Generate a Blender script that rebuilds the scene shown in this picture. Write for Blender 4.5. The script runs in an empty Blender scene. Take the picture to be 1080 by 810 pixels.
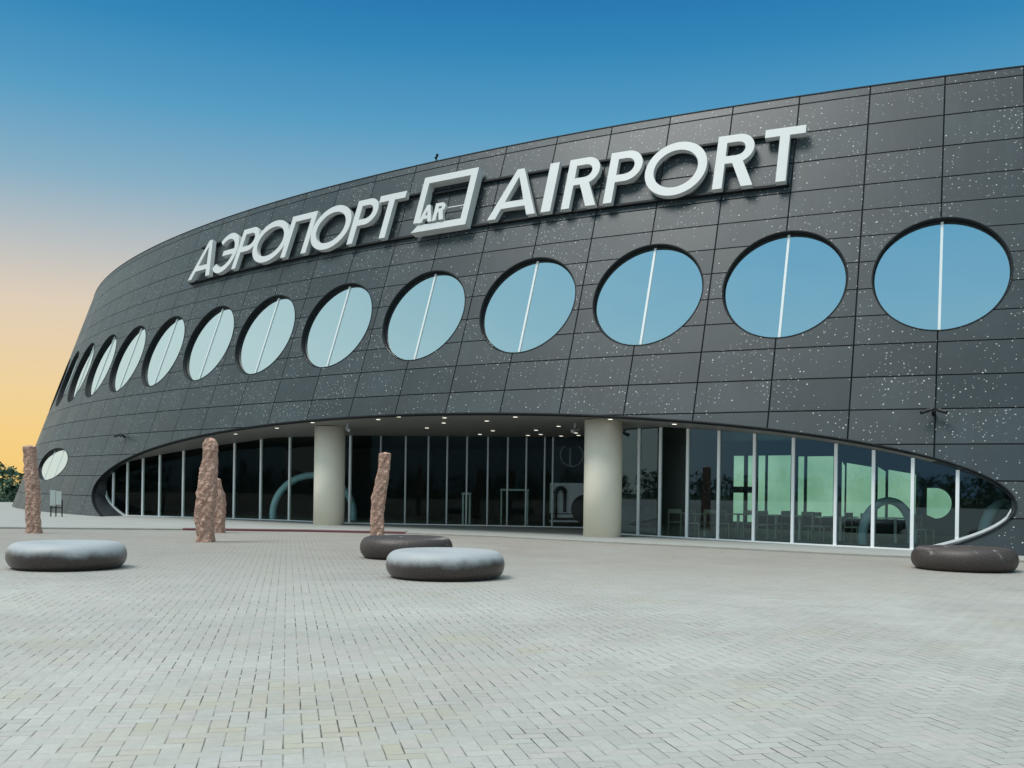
import bpy, bmesh, math, random
import numpy as np
from mathutils import Vector, Matrix
from mathutils.geometry import delaunay_2d_cdt

random.seed(7)
R = math.radians
SC = bpy.context.scene
COL = SC.collection
EV = 0.75
GAIN = 2 ** EV

# ------------------------------------------------------------------ helpers
def lin(r, g, b):
    def f(c):
        c /= 255.0
        return c / 12.92 if c <= 0.04045 else ((c + 0.055) / 1.055) ** 2.4
    return (f(r), f(g), f(b))

def tag(o, label=None, cat=None, group=None, kind=None):
    if label: o['label'] = label
    if cat: o['category'] = cat
    if group: o['group'] = group
    if kind: o['kind'] = kind
    return o

def empty(name, loc=(0, 0, 0), rz=0.0):
    o = bpy.data.objects.new(name, None)
    o.empty_display_size = 0.3
    o.location = loc
    o.rotation_euler = (0, 0, rz)
    COL.objects.link(o)
    return o

def link(name, me, mat=None, parent=None, smooth=False):
    """link a mesh given in WORLD coordinates under an (unrotated) parent Empty"""
    o = bpy.data.objects.new(name, me)
    if mat: me.materials.append(mat)
    COL.objects.link(o)
    if smooth:
        for p in me.polygons: p.use_smooth = True
    if parent:
        o.parent = parent
    return o

def mesh(name, verts, faces, mat=None, parent=None, smooth=False, off=(0, 0, 0), uvs=None):
    me = bpy.data.meshes.new(name)
    ox, oy, oz = off
    me.from_pydata([(v[0] - ox, v[1] - oy, v[2] - oz) for v in verts], [], faces)
    if uvs:
        for uname, vals in uvs.items():
            layer = me.uv_layers.new(name=uname)
            for poly in me.polygons:
                for li in poly.loop_indices:
                    layer.data[li].uv = vals[me.loops[li].vertex_index]
    me.update()
    return link(name, me, mat, parent, smooth)

def bm_obj(name, bm, mat=None, parent=None, smooth=False):
    bmesh.ops.recalc_face_normals(bm, faces=bm.faces)
    me = bpy.data.meshes.new(name)
    bm.to_mesh(me); bm.free()
    return link(name, me, mat, parent, smooth)

def bm_box(bm, c, s, rz=0.0, bev=0.0):
    r = bmesh.ops.create_cube(bm, size=1.0)
    vs = r['verts']
    M = Matrix.Translation(c) @ Matrix.Rotation(rz, 4, 'Z') @ Matrix.Diagonal((s[0], s[1], s[2], 1))
    bmesh.ops.transform(bm, matrix=M, verts=vs)
    if bev:
        es = set(e for v in vs for e in v.link_edges)
        bmesh.ops.bevel(bm, geom=list(es), offset=bev, segments=2, affect='EDGES', profile=0.6)

def bm_tube(bm, a, b, r0, r1=None, n=10):
    a, b = Vector(a), Vector(b); d = b - a
    if r1 is None: r1 = r0
    q = d.to_track_quat('Z', 'Y').to_matrix().to_4x4()
    res = bmesh.ops.create_cone(bm, cap_ends=True, segments=n, radius1=r0, radius2=r1, depth=d.length)
    bmesh.ops.transform(bm, matrix=Matrix.Translation((a + b) / 2) @ q, verts=res['verts'])

# ------------------------------------------------------------------ materials
class NT:
    def __init__(s, name):
        s.m = bpy.data.materials.new(name); s.m.use_nodes = True
        s.t = s.m.node_tree; s.n = s.t.nodes; s.l = s.t.links
        s.b = s.n['Principled BSDF']; s.out = s.n['Material Output']
    def node(s, typ, **kw):
        x = s.n.new(typ)
        for k, v in kw.items(): setattr(x, k, v)
        return x
    def put(s, sock, v):
        if hasattr(v, 'is_output') or isinstance(v, bpy.types.NodeSocket): s.l.new(v, sock)
        elif isinstance(v, (tuple, list)) and len(v) == 3 and sock.type == 'RGBA': sock.default_value = (*v, 1)
        else: sock.default_value = v
    def math(s, op, a, b=None, c=None, clamp=False):
        x = s.node('ShaderNodeMath', operation=op); x.use_clamp = clamp
        for i, v in enumerate((a, b, c)):
            if v is not None: s.put(x.inputs[i], v)
        return x.outputs[0]
    def mix(s, f, a, b, blend='MIX'):
        x = s.node('ShaderNodeMix', data_type='RGBA', blend_type=blend)
        s.put(x.inputs[0], f); s.put(x.inputs[6], a); s.put(x.inputs[7], b)
        return x.outputs[2]
    def rng(s, v, a, b, c=0.0, d=1.0, smooth=False):
        x = s.node('ShaderNodeMapRange'); x.clamp = True
        if smooth: x.interpolation_type = 'SMOOTHSTEP'
        for i, q in enumerate((v, a, b, c, d)): s.put(x.inputs[i], q)
        return x.outputs[0]
    def noise(s, vec, scale, detail=3, rough=0.55, out='Fac', dim='3D'):
        x = s.node('ShaderNodeTexNoise', noise_dimensions=dim)
        if vec is not None: s.l.new(vec, x.inputs['Vector'])
        x.inputs['Scale'].default_value = scale; x.inputs['Detail'].default_value = detail
        x.inputs['Roughness'].default_value = rough
        return x.outputs[out]
    def coord(s, which='Object'):
        return s.node('ShaderNodeTexCoord').outputs[which]
    def bump(s, h, strength=0.3, dist=0.01):
        x = s.node('ShaderNodeBump'); x.inputs['Strength'].default_value = strength
        x.inputs['Distance'].default_value = dist; s.l.new(h, x.inputs['Height'])
        s.l.new(x.outputs[0], s.b.inputs['Normal'])
    def base(s, c): s.put(s.b.inputs['Base Color'], c)
    def set(s, **kw):
        for k, v in kw.items(): s.put(s.b.inputs[k.replace('_', ' ')], v)

def simple(name, col, rough=0.5, metal=0.0, var=0.12, scale=3.0, spec=0.5):
    t = NT(name); co = t.coord()
    n = t.noise(co, scale, 4)
    c2 = tuple(c * (1 - var) for c in col); c1 = tuple(min(1, c * (1 + var)) for c in col)
    t.base(t.mix(n, c2, c1)); t.set(Roughness=rough, Metallic=metal)
    t.b.inputs['Specular IOR Level'].default_value = spec
    return t.m

M = {}
def build_materials():
    # ---- dark facade panels with joints and white specks
    t = NT('facade_panels')
    uv = t.node('ShaderNodeUVMap', uv_map='panel').outputs[0]
    uvm = t.node('ShaderNodeUVMap', uv_map='metric').outputs[0]
    sep = t.node('ShaderNodeSeparateXYZ'); t.l.new(uv, sep.inputs[0])
    k, r = sep.outputs[0], sep.outputs[1]
    def edge(v, size):
        f = t.math('FRACT', v); g = t.math('SUBTRACT', 1.0, f)
        return t.math('MULTIPLY', t.math('MINIMUM', f, g), size)
    dk = edge(k, 1.95); dr = edge(r, 0.9)
    jk = t.rng(dk, 0.010, 0.021, 1, 0); jr = t.rng(dr, 0.011, 0.022, 1, 0)
    joint = t.math('MAXIMUM', jk, jr)
    cid = t.node('ShaderNodeCombineXYZ')
    t.l.new(t.math('FLOOR', k), cid.inputs[0]); t.l.new(t.math('FLOOR', r), cid.inputs[1])
    wn = t.node('ShaderNodeTexWhiteNoise', noise_dimensions='2D'); t.l.new(cid.outputs[0], wn.inputs['Vector'])
    tone = t.rng(wn.outputs['Value'], 0, 1, 0.80, 1.22)
    dirt = t.rng(t.noise(uvm, 0.9, 5, 0.6, dim='2D'), 0.3, 0.75, 0.86, 1.16)
    mp = t.node('ShaderNodeMapping'); mp.inputs['Scale'].default_value = (3.0, 0.25, 1); t.l.new(uvm, mp.inputs[0])
    streak = t.rng(t.noise(mp.outputs[0], 1.4, 4, 0.6, dim='2D'), 0.3, 0.75, 0.92, 1.1)
    tone = t.math('MULTIPLY', t.math('MULTIPLY', tone, dirt), streak)
    hue = t.mix(wn.outputs['Color'], (0.020, 0.034, 0.040), (0.026, 0.0355, 0.040))
    tn = t.node('ShaderNodeVectorMath', operation='SCALE'); t.l.new(hue, tn.inputs[0]); t.l.new(tone, tn.inputs['Scale'])
    col = tn.outputs[0]
    # specks: random cells, density follows large patches inside the panels
    dens = t.noise(uvm, 0.62, 2, 0.6, dim='2D')
    dens = t.math('ADD', t.rng(dens, 0.36, 0.66, 0.10, 0.85), t.rng(wn.outputs['Value'], 0, 1, -0.1, 0.1))
    speck = None
    for sc_, rad in ((4.9, 0.095), (7.2, 0.115)):
        vo = t.node('ShaderNodeTexVoronoi', voronoi_dimensions='2D', feature='F1')
        vo.inputs['Scale'].default_value = sc_; t.l.new(uvm, vo.inputs['Vector'])
        vc = t.node('ShaderNodeSeparateColor'); t.l.new(vo.outputs['Color'], vc.inputs[0])
        on = t.math('LESS_THAN', vc.outputs[0], t.math('MULTIPLY', dens, 1.0 if sc_ < 5 else 0.65))
        rr = t.rng(vc.outputs[1], 0, 1, rad * 0.45, rad)
        dot = t.math('LESS_THAN', vo.outputs['Distance'], rr)
        bright = t.rng(vc.outputs[2], 0, 1, 0.12, 0.9)
        q = t.math('MULTIPLY', t.math('MULTIPLY', on, dot), bright)
        speck = q if speck is None else t.math('MAXIMUM', speck, q)
    col = t.mix(speck, col, (0.66, 0.67, 0.64))
    col = t.mix(t.math('MULTIPLY', joint, 0.93), col, (0.004, 0.005, 0.006))
    t.base(col)
    ro = t.rng(wn.outputs['Value'], 0, 1, 0.42, 0.52)
    t.put(t.b.inputs['Roughness'], ro); t.put(t.b.inputs['Specular IOR Level'], t.math('MULTIPLY_ADD', joint, -0.56, 0.6))
    t.bump(t.math('SUBTRACT', 1.0, joint), 0.7, 0.02)
    M['facade'] = t.m
    # ---- herringbone block paving
    t = NT('herringbone_paving'); uv = t.node('ShaderNodeUVMap', uv_map='UVMap').outputs[0]
    wob = t.node('ShaderNodeVectorMath', operation='MULTIPLY_ADD')
    nz = t.noise(uv, 9.0, 2, 0.5, 'Color', '2D'); t.l.new(nz, wob.inputs[0])
    wob.inputs[1].default_value = (0.045, 0.045, 0); t.l.new(uv, wob.inputs[2])
    sep = t.node('ShaderNodeSeparateXYZ'); t.l.new(wob.outputs[0], sep.inputs[0])
    u, v = t.math('MULTIPLY', sep.outputs[0], 1.0), t.math('MULTIPLY', sep.outputs[1], 1.0)
    i, j = t.math('FLOOR', u), t.math('FLOOR', v)
    fu, fv = t.math('SUBTRACT', u, i), t.math('SUBTRACT', v, j)
    m = t.math('FLOORED_MODULO', t.math('SUBTRACT', i, j), 4.0)
    is_ = [t.math('COMPARE', m, float(q), 0.1) for q in range(4)]
    big = 9.0
    dl = t.math('ADD', fu, t.math('MULTIPLY', is_[1], big))
    drr = t.math('ADD', t.math('SUBTRACT', 1.0, fu), t.math('MULTIPLY', is_[0], big))
    db = t.math('ADD', t.math('MULTIPLY', fv, 1.9), t.math('MULTIPLY', is_[2], big))
    dt = t.math('ADD', t.math('MULTIPLY', t.math('SUBTRACT', 1.0, fv), 1.9), t.math('MULTIPLY', is_[3], big))
    d = t.math('MINIMUM', t.math('MINIMUM', dl, drr), t.math('MINIMUM', db, dt))
    bi = t.math('SUBTRACT', i, is_[1]); bj = t.math('SUBTRACT', j, is_[2])
    cid = t.node('ShaderNodeCombineXYZ'); t.l.new(bi, cid.inputs[0]); t.l.new(bj, cid.inputs[1])
    wn = t.node('ShaderNodeTexWhiteNoise', noise_dimensions='2D'); t.l.new(cid.outputs[0], wn.inputs['Vector'])
    wide = t.rng(wn.outputs['Value'], 0, 1, 0.020, 0.046)
    joint = t.rng(d, t.math('MULTIPLY', wide, 0.7), t.math('MULTIPLY', wide, 1.5), 1, 0)
    big1 = t.noise(uv, 0.011, 4, 0.6, dim='2D'); big2 = t.noise(cid.outputs[0], 0.05, 5, 0.68, dim='2D'); fine = t.noise(uv, 2.2, 6, 0.7, dim='2D')
    base = t.mix(t.rng(big1, 0.32, 0.68), (0.335, 0.345, 0.320), (0.382, 0.371, 0.334))
    base = t.mix(t.rng(big2, 0.40, 0.72), base, (0.425, 0.43, 0.398))
    pink = t.math('GREATER_THAN', wn.outputs['Value'], 0.86)
    base = t.mix(t.math('MULTIPLY', pink, 0.35), base, (0.37, 0.32, 0.31))
    tone = t.math('MULTIPLY', t.rng(wn.outputs['Value'], 0, 1, 0.945, 1.055), t.rng(fine, 0.3, 0.75, 0.92, 1.08))
    sc = t.node('ShaderNodeVectorMath', operation='SCALE'); t.l.new(base, sc.inputs[0]); t.l.new(tone, sc.inputs['Scale'])
    stain = t.rng(t.noise(cid.outputs[0], 0.085, 4, 0.7, dim='2D'), 0.57, 0.74)
    col = t.mix(t.math('MULTIPLY', stain, 0.45), sc.outputs[0], (0.37, 0.35, 0.24))
    grime = t.rng(t.noise(uv, 0.03, 5, 0.7, dim='2D'), 0.56, 0.72)
    col = t.mix(t.math('MULTIPLY', grime, 0.35), col, (0.25, 0.245, 0.235))
    gy = t.node('ShaderNodeSeparateXYZ'); t.l.new(t.coord(), gy.inputs[0])
    building_side_tone = t.math('MULTIPLY', t.rng(gy.outputs[1], 11, 21, 0, 0.9, True), t.rng(big2, 0.3, 0.62, 0.5, 1.0))  # blocks turn darker and warmer towards the building
    col = t.mix(building_side_tone, col, (0.262, 0.238, 0.208))
    # old mineral stain on the blocks near the camera side of the plaza
    sx = t.math('DIVIDE', t.math('ADD', gy.outputs[0], 1.35), 1.3); sy = t.math('DIVIDE', t.math('SUBTRACT', gy.outputs[1], 5.9), 1.5)
    rad = t.math('ADD', t.math('MULTIPLY', sx, sx), t.math('MULTIPLY', sy, sy))
    spot = t.math('MULTIPLY', t.rng(rad, 0.15, 1.1, 1, 0, True), t.rng(t.noise(cid.outputs[0], 0.14, 4, 0.75, dim='2D'), 0.42, 0.64))
    col = t.mix(t.math('MULTIPLY', spot, 0.55), col, (0.37, 0.335, 0.225))
    jn = t.math('MAXIMUM', spot, 0.0)
    jn2 = t.rng(t.noise(uv, 0.22, 3, 0.6, dim='2D'), 0.40, 0.62, 0.15, 1.0)
    jn = t.math('MAXIMUM', jn, jn2)
    col = t.mix(t.math('MULTIPLY', joint, jn), col, (0.068, 0.066, 0.052))
    t.base(col); t.set(Roughness=t.rng(fine, 0.2, 0.8, 0.62, 0.82))
    t.b.inputs['Specular IOR Level'].default_value = 0.4
    h = t.math('ADD', t.math('SUBTRACT', 1.0, joint), t.math('ADD', t.math('MULTIPLY', wn.outputs['Value'], 0.35), t.math('MULTIPLY', fine, 0.25)))
    t.bump(h, 0.35, 0.012)
    M['paving'] = t.m
    # ---- plain things
    M['apron'] = simple('pale_concrete', (0.315, 0.325, 0.305), 0.8, 0, 0.16, 0.7)
    M['kerb'] = simple('kerb_concrete', (0.30, 0.295, 0.265), 0.8, 0, 0.25, 2.5)
    M['red_kerb'] = simple('red_painted_kerb', (0.13, 0.04, 0.045), 0.6, 0, 0.4, 2.0)
    M['white_metal'] = simple('white_painted_metal', (0.66, 0.70, 0.70), 0.42, 0, 0.05, 1.5)
    M['letter'] = simple('white_letter_acrylic', (0.56, 0.575, 0.57), 0.45, 0, 0.05, 0.8)
    M['mullion'] = simple('silver_window_bars', (0.88, 0.90, 0.90), 0.35, 0.0, 0.05, 2.0)
    M['shaded_mullion'] = simple('shaded_window_bars', (0.42, 0.44, 0.44), 0.35, 0.3, 0.08, 2.0)  # same bars in the recess, with its shade put into the colour
    M['dark_metal'] = simple('dark_anodised_metal', (0.010, 0.012, 0.014), 0.6, 0, 0.2, 3.0, 0.2)
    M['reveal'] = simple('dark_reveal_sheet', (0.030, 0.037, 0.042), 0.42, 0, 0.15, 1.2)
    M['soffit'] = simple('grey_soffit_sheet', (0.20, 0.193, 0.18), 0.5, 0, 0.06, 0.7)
    M['column'] = simple('cream_column_paint', (0.84, 0.775, 0.64), 0.62, 0, 0.07, 1.1)
    M['roof'] = simple('grey_roof_felt', (0.15, 0.15, 0.15), 0.9)
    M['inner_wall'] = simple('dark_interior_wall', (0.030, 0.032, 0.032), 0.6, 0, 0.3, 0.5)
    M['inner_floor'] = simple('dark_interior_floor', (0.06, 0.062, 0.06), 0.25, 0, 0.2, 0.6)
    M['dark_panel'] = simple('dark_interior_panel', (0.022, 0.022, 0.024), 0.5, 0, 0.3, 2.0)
    M['white_board'] = simple('white_interior_board', (0.82, 0.85, 0.87), 0.5, 0, 0.1, 1.0)
    M['chair'] = simple('pale_chair_metal', (0.50, 0.52, 0.44), 0.4, 0, 0.1, 4.0)
    M['ring'] = simple('pale_blue_arc_reflection', (0.60, 0.80, 1.0), 0.4, 0, 0.1, 2.0)
    M['stand_panel'] = simple('pale_info_panel', (0.50, 0.53, 0.50), 0.5, 0, 0.1, 3.0)
    M['bark'] = simple('brown_bark', (0.06, 0.045, 0.035), 0.9, 0, 0.3, 4.0)
    M['camera_body'] = simple('black_camera_plastic', (0.012, 0.012, 0.014), 0.35, 0, 0.2, 8.0)
    M['camera_grey'] = simple('grey_camera_plastic', (0.45, 0.46, 0.46), 0.4, 0, 0.1, 8.0)
    # light lens of a downlight
    t = NT('downlight_lens'); t.base((0.8, 0.78, 0.7)); t.set(Roughness=0.4)
    t.put(t.b.inputs['Emission Color'], (1.0, 0.93, 0.78)); t.b.inputs['Emission Strength'].default_value = 1.1
    M['lamp'] = t.m
    # back windows: green tinted glass, emission stands in for daylight behind
    t = NT('green_glowing_glass'); n = t.noise(t.coord(), 0.55, 4, 0.6)
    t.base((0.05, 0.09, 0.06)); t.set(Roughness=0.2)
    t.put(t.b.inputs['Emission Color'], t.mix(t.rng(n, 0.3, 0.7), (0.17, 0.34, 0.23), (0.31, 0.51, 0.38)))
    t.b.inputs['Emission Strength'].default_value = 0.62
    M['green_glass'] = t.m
    # facade glazing: tinted clear glass
    for nm, mul in (('glazing', 1.7), ('dark_glazing', 0.14), ('clear_glazing', 0.2)):
     t = NT('tinted_' + nm); t.n.remove(t.b)
     fr = t.node('ShaderNodeFresnel'); fr.inputs['IOR'].default_value = 1.55
     fac = t.math('MULTIPLY_ADD', fr.outputs[0], mul, 0.004, clamp=True)
     tr = t.node('ShaderNodeBsdfTransparent'); tr.inputs[0].default_value = (0.70, 0.82, 0.76, 1) if nm != 'clear_glazing' else (0.96, 0.97, 0.97, 1)
     gl = t.node('ShaderNodeBsdfGlossy'); gl.inputs['Roughness'].default_value = 0.015
     gl.inputs[0].default_value = (0.70, 0.90, 1.0, 1) if nm == 'glazing' else (0.9, 0.95, 0.9, 1)
     mx = t.node('ShaderNodeMixShader'); t.l.new(fac, mx.inputs[0]); t.l.new(tr.outputs[0], mx.inputs[1]); t.l.new(gl.outputs[0], mx.inputs[2])
     t.l.new(mx.outputs[0], t.out.inputs[0])
     M[nm] = t.m
    # mirror-coated round window panes
    t = NT('mirror_coated_pane')
    t.base((0.70, 0.80, 0.80)); t.set(Metallic=1.0, Roughness=0.03)
    t.bump(t.noise(t.coord(), 0.55, 1, 0.4), 0.12, 0.12)
    M['mirror'] = t.m
    # polished ring benches
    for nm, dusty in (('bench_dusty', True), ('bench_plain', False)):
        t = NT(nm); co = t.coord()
        n1 = t.noise(co, 42, 4, 0.7); n2 = t.noise(co, 4.0, 5, 0.65); n3 = t.noise(co, 1.6, 3, 0.6)
        col = t.mix(t.rng(n1, 0.35, 0.7), (0.028, 0.020, 0.018), (0.072, 0.055, 0.049))
        sp = t.node('ShaderNodeSeparateXYZ'); t.l.new(co, sp.inputs[0])
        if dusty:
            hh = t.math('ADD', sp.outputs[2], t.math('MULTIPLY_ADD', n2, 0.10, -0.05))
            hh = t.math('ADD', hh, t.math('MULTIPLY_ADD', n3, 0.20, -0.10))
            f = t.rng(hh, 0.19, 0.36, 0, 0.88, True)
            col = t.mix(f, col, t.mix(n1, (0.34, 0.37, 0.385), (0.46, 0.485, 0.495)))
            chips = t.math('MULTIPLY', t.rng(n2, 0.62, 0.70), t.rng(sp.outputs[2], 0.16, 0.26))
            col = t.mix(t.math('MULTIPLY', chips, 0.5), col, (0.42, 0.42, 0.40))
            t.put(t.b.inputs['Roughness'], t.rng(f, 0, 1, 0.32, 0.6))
        else:
            chips = t.math('MULTIPLY', t.rng(n2, 0.60, 0.68), t.rng(sp.outputs[2], 0.24, 0.36))
            col = t.mix(t.math('MULTIPLY', chips, 0.55), col, (0.36, 0.35, 0.33))
            t.put(t.b.inputs['Roughness'], t.rng(n2, 0.3, 0.7, 0.42, 0.62))
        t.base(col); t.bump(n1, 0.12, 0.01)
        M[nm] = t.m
    # rough red granite steles
    t = NT('rough_red_granite'); co = t.coord()
    n1 = t.noise(co, 13, 6, 0.75); n2 = t.noise(co, 3.2, 5, 0.65); n3 = t.noise(co, 55, 3, 0.6)
    vo = t.node('ShaderNodeTexVoronoi', feature='F1'); vo.inputs['Scale'].default_value = 10.0
    wv = t.node('ShaderNodeVectorMath', operation='MULTIPLY_ADD'); nzc = t.noise(co, 8, 3, 0.6, 'Color')
    t.l.new(nzc, wv.inputs[0]); wv.inputs[1].default_value = (0.12, 0.12, 0.12); t.l.new(co, wv.inputs[2]); t.l.new(wv.outputs[0], vo.inputs['Vector'])
    chip = vo.outputs['Distance']
    col = t.mix(t.rng(n1, 0.36, 0.66), (0.43, 0.235, 0.17), (0.86, 0.61, 0.48))
    col = t.mix(t.math('MULTIPLY', t.rng(chip, 0.25, 0.62), 0.6), col, (0.36, 0.195, 0.15))
    col = t.mix(t.math('MULTIPLY', t.rng(n2, 0.45, 0.7), 0.45), col, (0.72, 0.47, 0.36))
    t.base(col); t.set(Roughness=0.85)
    t.bump(t.math('ADD', t.math('MULTIPLY_ADD', chip, -1.1, n1), t.math('MULTIPLY', n3, 0.2)), 0.9, 0.065)
    M['granite'] = t.m
    # leaves, grass
    t = NT('conifer_foliage'); n = t.noise(t.coord(), 1.3, 4, 0.6)
    oi = t.node('ShaderNodeObjectInfo')
    c = t.mix(t.rng(n, 0.3, 0.7), (0.026, 0.068, 0.042), (0.06, 0.125, 0.07))
    t.base(t.mix(t.math('MULTIPLY', oi.outputs['Random'], 0.5), c, (0.05, 0.10, 0.06))); t.set(Roughness=0.8)
    M['foliage'] = t.m
    t = NT('rough_grass'); n = t.noise(t.coord(), 0.25, 6, 0.65)
    t.base(t.mix(n, (0.05, 0.085, 0.035), (0.12, 0.13, 0.06))); t.set(Roughness=0.95)
    M['grass'] = t.m
build_materials()

# ------------------------------------------------------------------ building surface
# leaning elliptical wall; k counts facade columns leftwards, z is the height in metres
CX, CY = 37.3140, 78.4650
PHI = -0.20206
CA0, CB0, KA, KB = 74.0123, 61.5671, 0.350616, 0.312373
SUB = 1.305
def ab(z): return CA0 - KA * (z + 2 * SUB), CB0 - KB * (z + 2 * SUB)
TT = np.linspace(0, 2 * np.pi, 5761)
ZREF = 5.287
_a, _b = ab(ZREF)
_x, _y = _a * np.cos(TT) / 2, _b * np.sin(TT) / 2
SS = np.r_[0, np.cumsum(np.hypot(np.diff(_x), np.diff(_y)))]
PERIM = SS[-1]
S0 = np.interp(1.5 * np.pi, TT, SS) - 6.734326
CP, SP = math.cos(PHI), math.sin(PHI)
def S(k, z, off=0.0):
    t = float(np.interp((S0 - k) % PERIM, SS, TT))
    a, b = ab(z)
    x, y = a * math.cos(t), b * math.sin(t)
    p = Vector((CX + CP * x - SP * y, CY + SP * x + CP * y, z))
    if off:
        nx, ny = math.cos(t) / a, math.sin(t) / b
        l = math.hypot(nx, ny); nx /= l; ny /= l
        lean = KA * math.cos(t) ** 2 + KB * math.sin(t) ** 2
        n = Vector((CP * nx - SP * ny, SP * nx + CP * ny, lean)).normalized()
        p = p + n * off
    return p
ROWZ = [-0.86, 0.02, 0.89, 1.77, 2.66, 3.55, 4.41, 5.28, 6.07, 6.82, 7.59, 8.33, 9.10, 9.85, 10.76, 11.69, 12.62, 13.5]
def row(z): return float(np.interp(z, ROWZ, range(len(ROWZ))))
ZTOP, ZBOT = 12.88, -0.2
WINK = [0.984, 2.973, 4.94, 6.93, 8.942, 10.946, 12.936, 14.847, 16.757, 18.656, 20.505, 22.40, 24.35, 26.3, -1.0, -3.0, -5.0]
WZ, WRK, WRZ = 7.13, 0.838, 1.545
# the big lens shaped opening at the ground
LK, LZ, LRK, LRZ = 8.95, 1.20, 8.83, 2.56
LOWWIN = (21.71, 2.36, 1.50, 0.80)

TERM = tag(empty('airport_terminal', (0, 32, 0)),
           'dark speckled oval airport terminal with leaning walls and a row of round windows', 'airport building')
TO = (0, 32, 0)

def tmesh(name, verts, faces, mat, parent=None, smooth=False, uvs=None):
    return mesh(name, verts, faces, mat, parent or TERM, smooth, TO, uvs)

def build_wall():
    K0, K1 = -8, 36
    zs = sorted(set([ZBOT, ZTOP] + [z for z in ROWZ if ZBOT < z < ZTOP] + [(a + b) / 2 for a, b in zip(ROWZ, ROWZ[1:]) if ZBOT < (a + b) / 2 < ZTOP]))
    pts, faces_in, edges = [], [], []
    SX = 2.0
    holes = [(k, WZ, WRK, WRZ) for k in WINK] + [LOWWIN]
    def in_hole(k, z, m=1.0):
        for (a, b, c, d) in holes:
            if ((k - a) / c) ** 2 + ((z - b) / d) ** 2 < m: return True
        return ((k - LK) / LRK) ** 2 + ((z - LZ) / LRZ) ** 2 < m
    n = int((K1 - K0) * 2)
    for i in range(n + 1):
        k = K0 + i * 0.5
        for z in zs:
            if in_hole(k, z, 1.06): continue
            pts.append((k * SX, z))
    def loop(P):
        s = len(pts); pts.extend(P)
        for q in range(len(P)): edges.append((s + q, s + (q + 1) % len(P)))
    for (a, b, c, d) in holes:
        loop([((a + c * math.cos(w)) * SX, b + d * math.sin(w)) for w in np.linspace(0, 2 * np.pi, 73)[:-1]])
    loop([((LK + LRK * math.cos(w)) * SX, max(ZBOT + 0.0, LZ + LRZ * math.sin(w))) for w in np.linspace(0, 2 * np.pi, 241)[:-1] if LZ + LRZ * math.sin(w) > ZBOT])
    res = delaunay_2d_cdt([Vector(q) for q in pts], edges, [], 0, 1e-5)
    V2, F2 = res[0], res[2]
    verts, uv1, uv2 = [], [], []
    for v in V2:
        k, z = v.x / SX, v.y
        verts.append(S(k, z)); uv1.append((k + 60, row(z))); uv2.append((k * 1.93 + 90, z * 1.05))
    faces = []
    for f in F2:
        k = sum(V2[i].x for i in f) / len(f) / SX; z = sum(V2[i].y for i in f) / len(f)
        if in_hole(k, z, 0.9985): continue
        faces.append(list(f)[::-1])
    tmesh('facade_wall', verts, faces, M['facade'], smooth=True, uvs={'panel': uv1, 'metric': uv2})
    # the far side of the ring
    verts, faces, uv1, uv2 = [], [], [], []
    ks = np.linspace(K1, PERIM + K0, 150)
    for k in ks:
        for z in zs:
            verts.append(S(k, z)); uv1.append((k + 60, row(z))); uv2.append((k * 1.93 + 90, z * 1.05))
    m = len(zs)
    for i in range(len(ks) - 1):
        for j in range(m - 1):
            faces.append([i * m + j, i * m + j + 1, (i + 1) * m + j + 1, (i + 1) * m + j])
    tmesh('rear_wall', verts, faces, M['facade'], smooth=True, uvs={'panel': uv1, 'metric': uv2})
    # parapet cap and flat roof
    ks = np.linspace(0, PERIM, 411)[:-1]
    prof = [(ZTOP - 0.002, 0.015), (ZTOP + 0.03, 0.015), (ZTOP + 0.03, -0.45), (ZTOP - 0.4, -0.45)]
    verts, faces = [], []
    for k in ks:
        for z, o in prof: verts.append(S(k, z, o) if o > 0 else S(k, ZTOP, o) + Vector((0, 0, z - S(k, ZTOP, o).z)))
    n = len(ks)
    for i in range(n):
        for j in range(3):
            a, b = i * 4, ((i + 1) % n) * 4
            faces.append([a + j, a + j + 1, b + j + 1, b + j])
    tmesh('parapet_cap', verts, faces, M['dark_metal'])
    verts = []
    for k in ks:
        q = S(k, ZTOP, -0.45); verts.append(Vector((q.x, q.y, ZTOP - 0.38)))
    tmesh('roof', verts, [list(range(n))[::-1]], M['roof'])
build_wall()

def ell(kc, zc, rk, rz, f, off, n=64):
    return [S(kc + rk * f * math.cos(w), zc + rz * f * math.sin(w), off) for w in np.linspace(0, 2 * np.pi, n + 1)[:-1]]
def rings(loops, close=False):
    n = len(loops[0]); verts = [v for l in loops for v in l]; faces = []
    for j in range(len(loops) - 1):
        for i in range(n):
            faces.append([j * n + i, j * n + (i + 1) % n, (j + 1) * n + (i + 1) % n, (j + 1) * n + i])
    return verts, faces

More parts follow.
